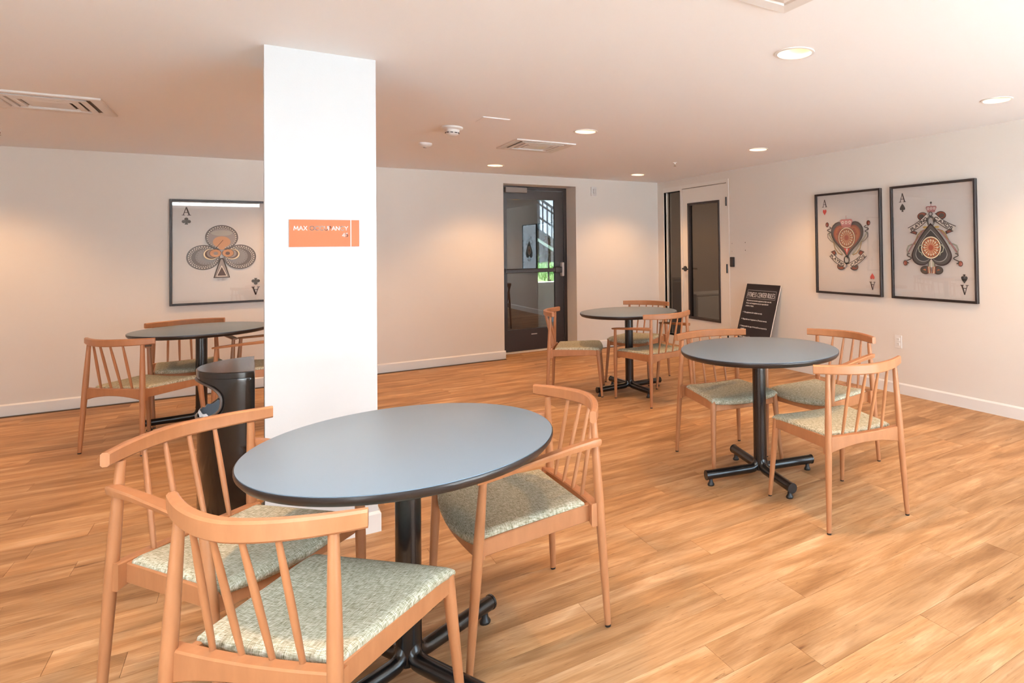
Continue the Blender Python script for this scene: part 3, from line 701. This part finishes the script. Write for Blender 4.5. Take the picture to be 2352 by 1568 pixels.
def card_A(ar, x, z, h, sgn):
    T = lambda pts: [(x+sgn*a, z+sgn*b) for a, b in pts]; w_ = h*.40
    ar.line(ink, T([(-w_*.75, -h*.45), (-.02*h, h*.5)]), h*.085); ar.line(ink, T([(.0, h*.5), (w_*.75, -h*.45)]), h*.16); ar.line(ink, T([(-w_*.5, -h*.14), (w_*.5, -h*.14)]), h*.08)
    ar.line(ink, T([(-w_*1.1, -h*.48), (-w_*.4, -h*.48)]), h*.07); ar.line(ink, T([(w_*.3, -h*.48), (w_*1.15, -h*.48)]), h*.07)
def corners(ar, kind, xo, za, zs, hA, s):
    card_A(ar, -xo, za, hA, 1); small_suit(ar, kind, -xo, zs, s, 1)
    card_A(ar, xo, -za, hA, -1); small_suit(ar, kind, xo, -zs, s, -1)
def wheel(ar, cx, cz, r, rz):
    ar.ell(ink, cx, cz, r*1.08, rz*1.08); ar.ell(cream, cx, cz, r*1.03, rz*1.03); ar.ell(ink, cx, cz, r*.93, rz*.93); ar.ell(rust, cx, cz, r*.9, rz*.9); lay = ar.lay
    for k in range(16):
        a = 2*PI*k/16; ar.lay = lay
        ar.poly(ink, [(cx+r*.25*math.cos(a-.02), cz+rz*.25*math.sin(a-.02)), (cx+r*.86*math.cos(a-.105), cz+rz*.86*math.sin(a-.105)), (cx+r*.86*math.cos(a+.105), cz+rz*.86*math.sin(a+.105))])
        ar.poly(cream, [(cx+r*.2*math.cos(a), cz+rz*.2*math.sin(a)), (cx+r*.80*math.cos(a-.055), cz+rz*.80*math.sin(a-.055)), (cx+r*.80*math.cos(a+.055), cz+rz*.80*math.sin(a+.055))])
    ar.lay = lay+2; ar.ring(cream, cx, cz, r*.66, rz*.66, .003); ar.ell(brick, cx, cz, r*.26, rz*.26)
def crown(ar, cz, top, w_, h_):
    ar.poly(pink, [(-w_*.62, cz), (w_*.62, cz), (w_, cz+h_*.78), (w_*.8, cz+h_), (-w_*.8, cz+h_), (-w_, cz+h_*.78)])
    for k in (-.55, 0, .55): ar.ell(pale, k*w_, cz+h_*.62, w_*.2, h_*.2, 16); ar.ell(pink, k*w_, cz+h_*.62, w_*.10, h_*.10, 12)
    ar.line(brick, [(-w_*.66, cz+h_*.18), (w_*.66, cz+h_*.18)], h_*.07); ar.line(pink, [(0, cz+h_), (0, top)], .006); ar.line(brick, [(-w_*.9, cz+h_*.9), (w_*.9, cz+h_*.9)], h_*.05)
def banner(ar, word, p0, p1, wd, right):
    """ribbon from p0 to p1 (left to right)"""
    d = Vector((p1[0]-p0[0], p1[1]-p0[1])); L_ = d.length; d /= L_; n = Vector((-d.y, d.x)); ang = math.atan2(d.y, d.x)
    Q = lambda a, b: (p0[0]+d.x*a+n.x*b, p0[1]+d.y*a+n.y*b); sag = .012
    def strip(m, w_):
        up = [Q(L_*i/10, w_/2 - sag*math.sin(PI*i/10)) for i in range(11)]; dn = [Q(L_*i/10, -w_/2 - sag*math.sin(PI*i/10)) for i in range(11)]; ar.poly(m, up+dn[::-1])
    strip(ink, wd+.013); strip(pale, wd)
    h_ = wd*.62; tw = sum(GL[c][0]+.24 for c in word)-.24; xs = (L_*.84)/(tw*h_); s0 = Q(L_*.08, -h_/2 - sag*.8)
    ar.text(ink, word, s0[0], s0[1], h_, .0074, sp=.24, ang=ang, xs=xs)
def cord(ar, pts, m, wd):
    for s in (-1, 1): ar.line(ink, [(s*a, b) for a, b in pts], wd+.004); ar.line(m, [(s*a, b) for a, b in pts], wd)
def bud(ar, x, z, r):
    for s in (-1, 1): ar.ell(ink, s*x, z, r*1.1, r*1.25, 18); ar.ell(brick, s*x, z, r*.85, r, 16); ar.ell(pink, s*(x+r*.35), z-r*.2, r*.25, r*.5, 10)
def wig(x0, z0, x1, z1, amp, n=22, c=1.5):
    P = []
    for i in range(n+1):
        t = i/n; P.append((lerp(x0, x1, t)+amp*math.sin(2*PI*c*t), lerp(z0, z1, t)))
    return P
def art_spade(ar):
    corners(ar, 'spade', .283, .397, .308, .075, .028)
    for s in (-1, 1):
        ar.ell(ink, s*.085, .222, .050, .036, 26); ar.ell(brick, s*.087, .224, .043, .029, 26); ar.ell(dgrey, s*.095, .222, .025, .018, 20)
    crown(ar, .252, .335, .052, .055); ar.ell(charc, 0, .335, .010, .010, 14)
    cord(ar, [(.06, .105), (.10, .09), (.13, .06), (.15, .02), (.165, -.02)], gold, .007); cord(ar, [(.075, .10), (.17, -.01), (.235, -.10)], pink, .008)
    cord(ar, [(.19, -.02), (.225, -.035), (.24, -.07), (.23, -.10)], sage, .006); cord(ar, wig(.215, -.10, .225, -.185, .022), dgrey, .004); bud(ar, .258, -.185, .019)
    banner(ar, 'PLAYING', (-.212, .105), (-.028, .222), .040, False); banner(ar, 'CARDS', (.028, .222), (.212, .105), .040, True)
    for s in (-1, 1): ar.poly(ink, [(s*.205, .085), (s*.14, .062), (s*.13, .085), (s*.165, .10)]); ar.poly(brick, [(s*.190, .085), (s*.150, .070), (s*.142, .085), (s*.165, .094)]); ar.ell(gold, s*.055, .125, .022, .010, 14)
    ar.ring(ink, 0, .175, .030, .040, .014); ar.ring(lgrey, 0, .175, .030, .040, .008); ar.ring(ink, 0, .238, .016, .016, .006)
    ar.poly(ink, [(-.030, -.12), (.030, -.12), (.036, -.225), (-.036, -.225)]); ar.poly(sage, [(-.024, -.12), (.024, -.12), (.028, -.222), (-.028, -.222)]); ar.poly(pale, [(-.008, -.12), (.006, -.12), (.008, -.222), (-.010, -.222)])
    for s in (-1, 1):
        ar.ell(ink, s*.058, -.243, .050, .036, 26); ar.ell(dgrey, s*.066, -.243, .038, .028, 22)
        for q, mm in ((.012, rust), (.022, cream), (.032, brick)): ar.poly(mm, [(s*q, -.213), (s*(q+.008), -.213), (s*(q+.004), -.27), (s*(q-.006), -.27)])
        ar.poly(rust, [(s*.05, -.25), (s*.085, -.24), (s*.06, -.232)])
    ar.poly(ink, spade_pts(0, 0, .190, .160, -.205, -.13)); ar.poly(dgrey, spade_pts(0, -.003, .178, .148, -.192, -.12)); ar.poly(lgrey, spade_pts(0, -.012, .150, .118, -.160, -.10)); ar.poly(charc, spade_pts(0, -.012, .144, .112, -.155, -.095))
    wheel(ar, 0, -.05, .090, .092)
    for s in (-1, 1): cord(ar, [], sage, .004) if False else None
    cord(ar, [(.075, -.045), (.085, -.03), (.105, -.028), (.118, -.05), (.11, -.085), (.09, -.095), (.082, -.115)], sage, .006)
def art_heart(ar):
    corners(ar, 'heart', .285, .405, .318, .072, .027)
    cord(ar, wig(.225, .165, .235, .10, -.022), dgrey, .004); bud(ar, .252, .188, .020)
    cord(ar, [(.235, .10), (.20, .045), (.17, .015), (.10, -.07), (.06, -.11)], sage, .007); cord(ar, [(.245, .095), (.245, .06), (.215, .03), (.18, .01)], lgrey, .005); cord(ar, [(.17, .01), (.155, -.05), (.11, -.10), (.07, -.115)], gold, .006)
    for s in (-1, 1):
        ar.ell(ink, s*.080, -.232, .050, .034, 26); ar.ell(brick, s*.083, -.230, .042, .027, 24); ar.ell(dgrey, s*.10, -.226, .020, .015, 18)
    banner(ar, 'PLAYING', (-.215, -.105), (-.024, -.222), .042, False); banner(ar, 'CARDS', (.024, -.222), (.215, -.105), .042, True)
    for s in (-1, 1): ar.poly(ink, [(s*.205, -.085), (s*.155, -.068), (s*.135, -.10), (s*.16, -.125)]); ar.poly(brick, [(s*.19, -.088), (s*.158, -.078), (s*.146, -.10), (s*.162, -.115)])
    ar.poly(ink, heart_pts(0, 0, .200, .212, -.160)); ar.poly(dgrey, heart_pts(0, .002, .190, .200, -.145)); ar.poly(brick, heart_pts(0, .006, .165, .172, -.125)); ar.poly(rust, heart_pts(0, .010, .150, .155, -.105))
    for s in (-1, 1):
        for q in range(5): ar.ell(brick, s*(.085+.014*(q % 3)), .135-.022*q, .016, .012, 12)
    ar.poly(red, [(-.03, -.05), (.03, -.05), (0, -.12)]); ar.poly(pale, [(-.010, -.05), (.012, -.05), (.0, -.10)])
    wheel(ar, 0, .052, .098, .098); crown(ar, .152, .268, .078, .082)
    ar.ring(ink, 0, -.165, .030, .036, .013); ar.ring(lgrey, 0, -.165, .030, .036, .007)
def art_club(ar):
    corners(ar, 'club', .275, .392, .298, .075, .032)
    for (cx, cz) in ((-.145, -.052), (.147, -.050), (0, .142)):
        ar.ell(charc, cx, cz, .131, .121, 48); ar.ell(club1, cx, cz, .127, .117, 48); lay = ar.lay
        for k in range(34):
            a = 2*PI*k/34
            for q, (rr2, sz) in enumerate(((.113, .0060), (.098, .0048))):
                aa = a + q*PI/34; ar.lay = lay; ar.ell(pale, cx+rr2*math.cos(aa), cz+rr2*.92*math.sin(aa), sz, sz*.95, 8)
        ar.lay = lay+1; ar.ell(club2, cx*.86, cz*.9, .082, .076, 40)
        for k in range(22):
            a = 2*PI*k/22; ar.line(club1, [(cx*.86+.066*math.cos(a), cz*.9+.062*math.sin(a)), (cx*.86+.078*math.cos(a), cz*.9+.072*math.sin(a))], .004)
    ar.poly(charc, [(-.012, -.06), (.012, -.06), (.066, -.252), (-.066, -.252)]); ar.poly(club2, [(-.007, -.07), (.007, -.07), (.058, -.246), (-.058, -.246)]); ar.poly(pale, [(0, -.13), (.044, -.238), (-.044, -.238)]); ar.poly(club1, [(0, -.145), (.036, -.232), (-.036, -.232)])
    ar.ell(club2, 0, .135, .110, .095, 40); ar.ell(club3, 0, .098, .070, .055, 40); ar.ell(lgrey, 0, .185, .085, .028, 30)
    for s in (-1, 1):
        ar.ell(cream, s*.085, -.022, .058, .052, 36); ar.ell(club1, s*.080, -.020, .052, .046, 36); ar.ell(club2, s*.072, -.016, .046, .040, 32); ar.ell(ink, s*.050, -.012, .047, .040, 32); ar.ell(club3, s*.050, -.012, .044, .037, 32); ar.ell(club2 if s < 0 else club1, s*.047, -.014, .018, .016, 24)
    ar.line(ink, [(-.045, .04), (.01, .115)], .004); ar.ell(club3, 0, .038, .026, .016, 20)
PWd, PHt = .80, 1.012
def picture(name, loc, rz, label, art):
    e = empty(name, loc, rz, label, 'picture', 'framed ace prints')
    w_, h_, t, dp = PWd/2, PHt/2, .020, .034
    mb = MB()
    mb.bbox(-w_, -w_+t, -dp, 0, -h_, h_, .002); mb.bbox(w_-t, w_, -dp, 0, -h_, h_, .002); mb.bbox(-w_+t-.002, w_-t+.002, -dp, 0, -h_, -h_+t, .002); mb.bbox(-w_+t-.002, w_-t+.002, -dp, 0, h_-t, h_, .002)
    mb.build('frame', M_frame, e)
    MB().box(-w_+t, w_-t, -.010, 0, -h_+t, h_-t).build('paper', M_paper, e)
    ar = ART(-.0103); art(ar); ar.build('artwork', e)
    MB().box(-w_+t, w_-t, -.0285, -.0265, -h_+t, h_-t).build('glass', M_picglass, e)
    return e
picture('framed_print', (-5.113, 0, 1.362), 0, 'framed ace of clubs print, partly behind the column', art_club)
picture('framed_print', (0, -3.432, 1.366), -PI/2, 'framed ace of hearts print with red corner hearts', art_heart)
picture('framed_print', (0, -4.337, 1.366), -PI/2, 'framed ace of spades print with black corner spades', art_spade)

# ------------------------------------------------------------------ rules board leaning on the right wall
rb = empty('rules_board', (-.315, -2.240, 0.004), 0, 'black fitness center rules board leaning against the wall', 'sign')
rb.rotation_euler = (0, 0, -PI/2)
LEAN = math.atan2(.285, .905); BW, BL = .557, .949
def bl(x, z, y=0.0):  # board local -> leaning
    return (x, z*math.sin(LEAN) + y*math.cos(LEAN), z*math.cos(LEAN) - y*math.sin(LEAN))
def lean(o):
    for v in o.data.vertices: v.co = bl(v.co.x, v.co.z, v.co.y)
    return o
lean(MB().box(-BW/2, BW/2, 0, .010, 0, BL).build('board', M_foam, rb)); lean(MB().box(-BW/2+.001, BW/2-.001, -.0008, 0, .001, BL-.001).build('face', M_signblk, rb))
ar = ART(-.0011); sgrey = mat('sign_border_grey', (.45, .43, .43), .6)
zt_ = BL-.075; x0, x1 = -.235, .235; ar.line(sgrey, [(x0, zt_), (x1, zt_), (x1, zt_-.095), (x0, zt_-.095), (x0, zt_)], .004)
ar.text(M_white, 'FITNESS CENTER RULES', 0, zt_-.077, .050, .0050, sp=.30, align='C', fit=.44)
lean(ar.build('heading', rb))
def font_mesh(lines, size, bold=.0):
    vs, fs = [], []
    for txt, x, z in lines:
        c = bpy.data.curves.new('t', 'FONT'); c.body = txt; c.size = size; c.resolution_u = 2; c.offset = bold
        o = bpy.data.objects.new('t', c); COL.objects.link(o); bpy.context.view_layer.update()
        me = o.to_mesh(); o_ = len(vs)
        vs += [(x+v.co.x*.82, -.0012, z+v.co.y) for v in me.vertices]; fs += [[i+o_ for i in p.vertices] for p in me.polygons]
        o.to_mesh_clear(); bpy.data.objects.remove(o); bpy.data.curves.remove(c)
    return vs, fs
LN = [('All persons use exercise equipment at their own risk.', .0, .205), ('Owner and management are not responsible for', .0, .236), ('accident or injury.', .0, .267),
      ('The equipment is for resident use only.', 1, .345), ('Please limit use of equipment to 30 minute intervals.', 1, .425), ('Persons under the age of 14 should be accompanied by', 1, .505), ('an adult.', 2, .536),
      ('Radios, stereos and CD players require the use of', 1, .625), ('headphones.', 2, .656), ('No drinks other than in sports top water bottles.', 1, .745)]
vs_, fs_ = font_mesh([(t_, -.222, BL-d_) for t_, k_, d_ in LN], .0232, .0004)
mb = MB(); mb.add(vs_, fs_); lean(mb.build('rules_lettering', M_white, rb, False, False))
mb = MB()
for t_, k_, d_ in LN:
    if k_ == 1: mb.add([(-.243, -.0012, BL-d_+.005), (-.236, -.0012, BL-d_+.005), (-.236, -.0012, BL-d_+.013), (-.243, -.0012, BL-d_+.013)], [(0, 1, 2, 3)])
lean(mb.build('bullet_marks', M_white, rb, False, False))

# ------------------------------------------------------------------ small wall fittings
ou = empty('wall_outlet', (0, -3.978, .467), -PI/2, 'white electrical outlet low on the right wall', 'outlet')
MB().bbox(-.036, .036, -.006, 0, -.058, .058, .002).build('cover_plate', M_plastic, ou)
for z in (.021, -.021):
    s_ = MB().bbox(-.017, .017, -.009, -.005, z-.014, z+.014, .003).build('socket', M_plastic, ou)
    for x in (-.006, .006): MB().box(x-.001, x+.001, -.0095, -.0088, z-.002, z+.006).build('slot', M_darkslot, s_)
cr = empty('card_reader', (0, -1.672, 1.158), -PI/2, 'small black card reader on the wall beside the white door', 'reader')
MB().bbox(-.034, .034, -.022, 0, -.060, .060, .004).build('housing', M_blackhw, cr); MB().bbox(-.022, .022, -.025, -.021, -.045, .045, .002).build('face_plate', mat('reader_face', (.05, .035, .03), .4), cr)
for i, (y, z) in enumerate(((-1.662, 1.385), (-1.905, 1.392), (-1.662, 1.29), (-1.905, 1.30))):
    o = MB().lathe([(.006, 0), (.006, .003), (.003, .005)], 12).build('screw_anchor', mat('anchor_grey', (.25, .2, .17), .6) if i == 0 else bpy.data.materials['anchor_grey'])
    o.location = (0, y, z); o.rotation_euler = (0, -PI/2, 0)
    tag(o, ('upper' if i < 2 else 'lower')+(' left' if i % 2 == 0 else ' right')+' screw anchor of four above the card reader', 'screw', 'screw anchors above the card reader')
fa = empty('alarm_strobe', (-1.036, 0, 2.115), 0, 'small white alarm strobe high on the wall right of the exit door', 'alarm')
MB().bbox(-.042, .042, -.022, 0, -.062, .062, .004).build('housing', M_plastic, fa); MB().bbox(-.020, .020, -.036, -.021, -.025, .035, .006).build('lens', mat('strobe_lens', (.7, .68, .66), .2), fa)

# ------------------------------------------------------------------ ceiling fittings
M_lamp = mat('lamp_glow', (1, .9, .7), .5, emit=(1.0, .80, .50), estr=3.2)
M_cone = mat('downlight_reflector', (.86, .80, .68), .35)
LLAB = {0: 'recessed downlight nearest the camera', 1: 'recessed downlight farthest right, by the right wall', 2: 'recessed downlight just right of the square air vent', 3: 'recessed downlight in the second row near the heart print', 4: 'recessed downlight in front of the glass exit door', 5: 'recessed downlight near the corner by the white door',
        6: 'recessed downlight hidden behind the top of the column', 7: 'recessed downlight behind the column near the far wall', 8: 'recessed downlight left of the picture near the far wall', 9: 'recessed downlight left of the picture in the second row', 10: 'recessed downlight above the picture near the column'}
for i, (x, y) in enumerate(LIGHTS):
    e = empty('downlight', (x, y, H), 0, LLAB[i], 'ceiling light', 'recessed ceiling downlights')
    mb = MB(); n = 40; rings = [[(r*math.cos(2*PI*k/n), r*math.sin(2*PI*k/n), z) for k in range(n)] for r, z in ((LR+.014, 0.0), (LR+.013, -.004), (LR, -.005), (LR-.004, .002))]
    mb.rings(rings, cap=False); mb.build('trim_ring', M_plastic, e, True)
    mb = MB(); rings = [[(r*math.cos(2*PI*k/n), r*math.sin(2*PI*k/n), z) for k in range(n)] for r, z in ((LR-.003, 0.001), (LR-.008, .03), (LR-.020, .06), (LR-.030, .075))]
    mb.rings(rings, cap=False); mb.build('reflector', M_cone, e, True)
    MB().lathe([(LR-.029, .0745), (LR-.029, .078), (.001, .078)], 40).build('lens', M_lamp, e, True)
    ld = bpy.data.lights.new('downlight_bulb', 'SPOT'); ld.energy = LAMP_W; ld.color = WARM; ld.spot_size = math.radians(118); ld.spot_blend = .75; ld.shadow_soft_size = .05
    lo = bpy.data.objects.new('downlight_bulb', ld); COL.objects.link(lo); lo.parent = e; lo.location = (0, 0, .068)
# luminous panel behind the photographer (its reflection is the white bar in the club print's glass)
pe = empty('ceiling_light_panel', (-5.5, -7.0, H), 0, 'long white luminous ceiling panel above and behind the camera', 'ceiling light')
mb = MB(); mb.box(-.87, -.85, -.5, .5, -.02, 0); mb.box(.85, .87, -.5, .5, -.02, 0); mb.box(-.85, .85, -.5, -.48, -.02, 0); mb.box(-.85, .85, .48, .5, -.02, 0); mb.build('panel_frame', M_plastic, pe)
MB().box(-.85, .85, -.48, .48, -.012, -.004).build('diffuser', mat('panel_glow', (.9, .92, .95), .6, emit=(.80, .92, 1.0), estr=PANEL), pe)

def vent(loc, label):
    e = empty('air_vent', loc, 0, label, 'air vent', 'square ceiling air vents'); h = .272
    def sq(r, z): return [(-r, -r, z), (r, -r, z), (r, r, z), (-r, r, z)]
    mb = MB(); mb.rings([sq(h, 0), sq(h, -.010), sq(h-.006, -.013), sq(h-.055, -.010), sq(h-.062, -.003)], cap=False); mb.build('outer_frame', M_vent, e)
    MB().rings([sq(h-.06, -.0012), sq(h-.06, -.0002)]).build('throat', mat('vent_throat', (.16, .12, .10), .6) if 'vent_throat' not in bpy.data.materials else bpy.data.materials['vent_throat'], e)
    for r, z in ((h-.080, -.012), (h-.125, -.014)):
        mb = MB(); mb.rings([sq(r, z+.008), sq(r+.004, z), sq(r-.026, z-.004), sq(r-.030, z+.008)], cap=False); mb.build('louver', M_vent, e)
    MB().rings([sq(h-.175, -.004), sq(h-.170, -.014), sq(h-.185, -.018)]).build('centre_plate', M_vent, e)
vent((-2.73, -2.19, H), 'square white air vent left of the second row downlight'); vent((-5.872, -2.26, H), 'square white air vent at the left edge of the ceiling'); vent((-3.352, -5.962, H), 'square white air vent cut off by the top of the picture')
sd = empty('smoke_detector', (-3.592, -2.68, H), 0, 'white domed smoke detector with dark slots', 'detector')
MB().lathe([(.078, 0), (.078, -.012), (.070, -.018), (.056, -.022)], 32).build('base_plate', M_plastic, sd, True)
hd = MB().lathe([(.055, -.020), (.052, -.036), (.046, -.050), (.036, -.062), (.020, -.066), (.001, -.067)], 32).build('head', M_plastic, sd, True)
for k in range(10):
    a = 2*PI*k/10; MB().tube([(.0495*math.cos(a+q), .0495*math.sin(a+q), -.046) for q in (-.2, -.1, 0, .1, .2)], .0032, 6).build('slot', M_darkslot, hd)
s2 = empty('ceiling_sensor', (-3.607, -1.845, H), 0, 'small shallow white ceiling sensor behind the smoke detector', 'detector')
MB().lathe([(.058, 0), (.058, -.010), (.050, -.022), (.030, -.032), (.018, -.034)], 32).build('dome', M_plastic, s2, True); MB().lathe([(.018, -.033), (.016, -.040), (.001, -.041)], 20).build('lens', mat('sensor_lens', (.35, .27, .22), .4), s2, True)
ap = empty('access_panel', (-3.41, -3.075, H), 0, 'small flat square ceiling panel near the smoke detector', 'panel')
MB().bbox(-.096, .096, -.096, .096, -.006, 0, .002).build('plate', M_ceil, ap); MB().rings([[(-.1,-.1,0),(.1,-.1,0),(.1,.1,0),(-.1,.1,0)], [(-.1,-.1,-.002),(.1,-.1,-.002),(.1,.1,-.002),(-.1,.1,-.002)]]).build('flange', M_ceil, ap)
def sprinkler(loc, label):
    e = empty('sprinkler_head', loc, 0, label, 'sprinkler', 'ceiling sprinklers')
    MB().lathe([(.022, 0), (.022, -.003), (.010, -.006), (.007, -.020)], 20).build('escutcheon', M_plastic, e, True)
    for s in (-1, 1): MB().tube([(s*.006, 0, -.018), (s*.009, 0, -.028), (s*.002, 0, -.040)], .0022, 6).build('yoke_arm', mat('brass', (.35, .24, .12), .4, metal=.8) if 'brass' not in bpy.data.materials else bpy.data.materials['brass'], e)
    MB().lathe([(.013, -.040), (.014, -.042), (.001, -.043)], 16).build('deflector', bpy.data.materials['brass'], e, True)
sprinkler((-.988, -1.883, H), 'small ceiling sprinkler near the white door corner'); sprinkler((-6.405, -.97, H), 'small ceiling sprinkler at the far left edge')
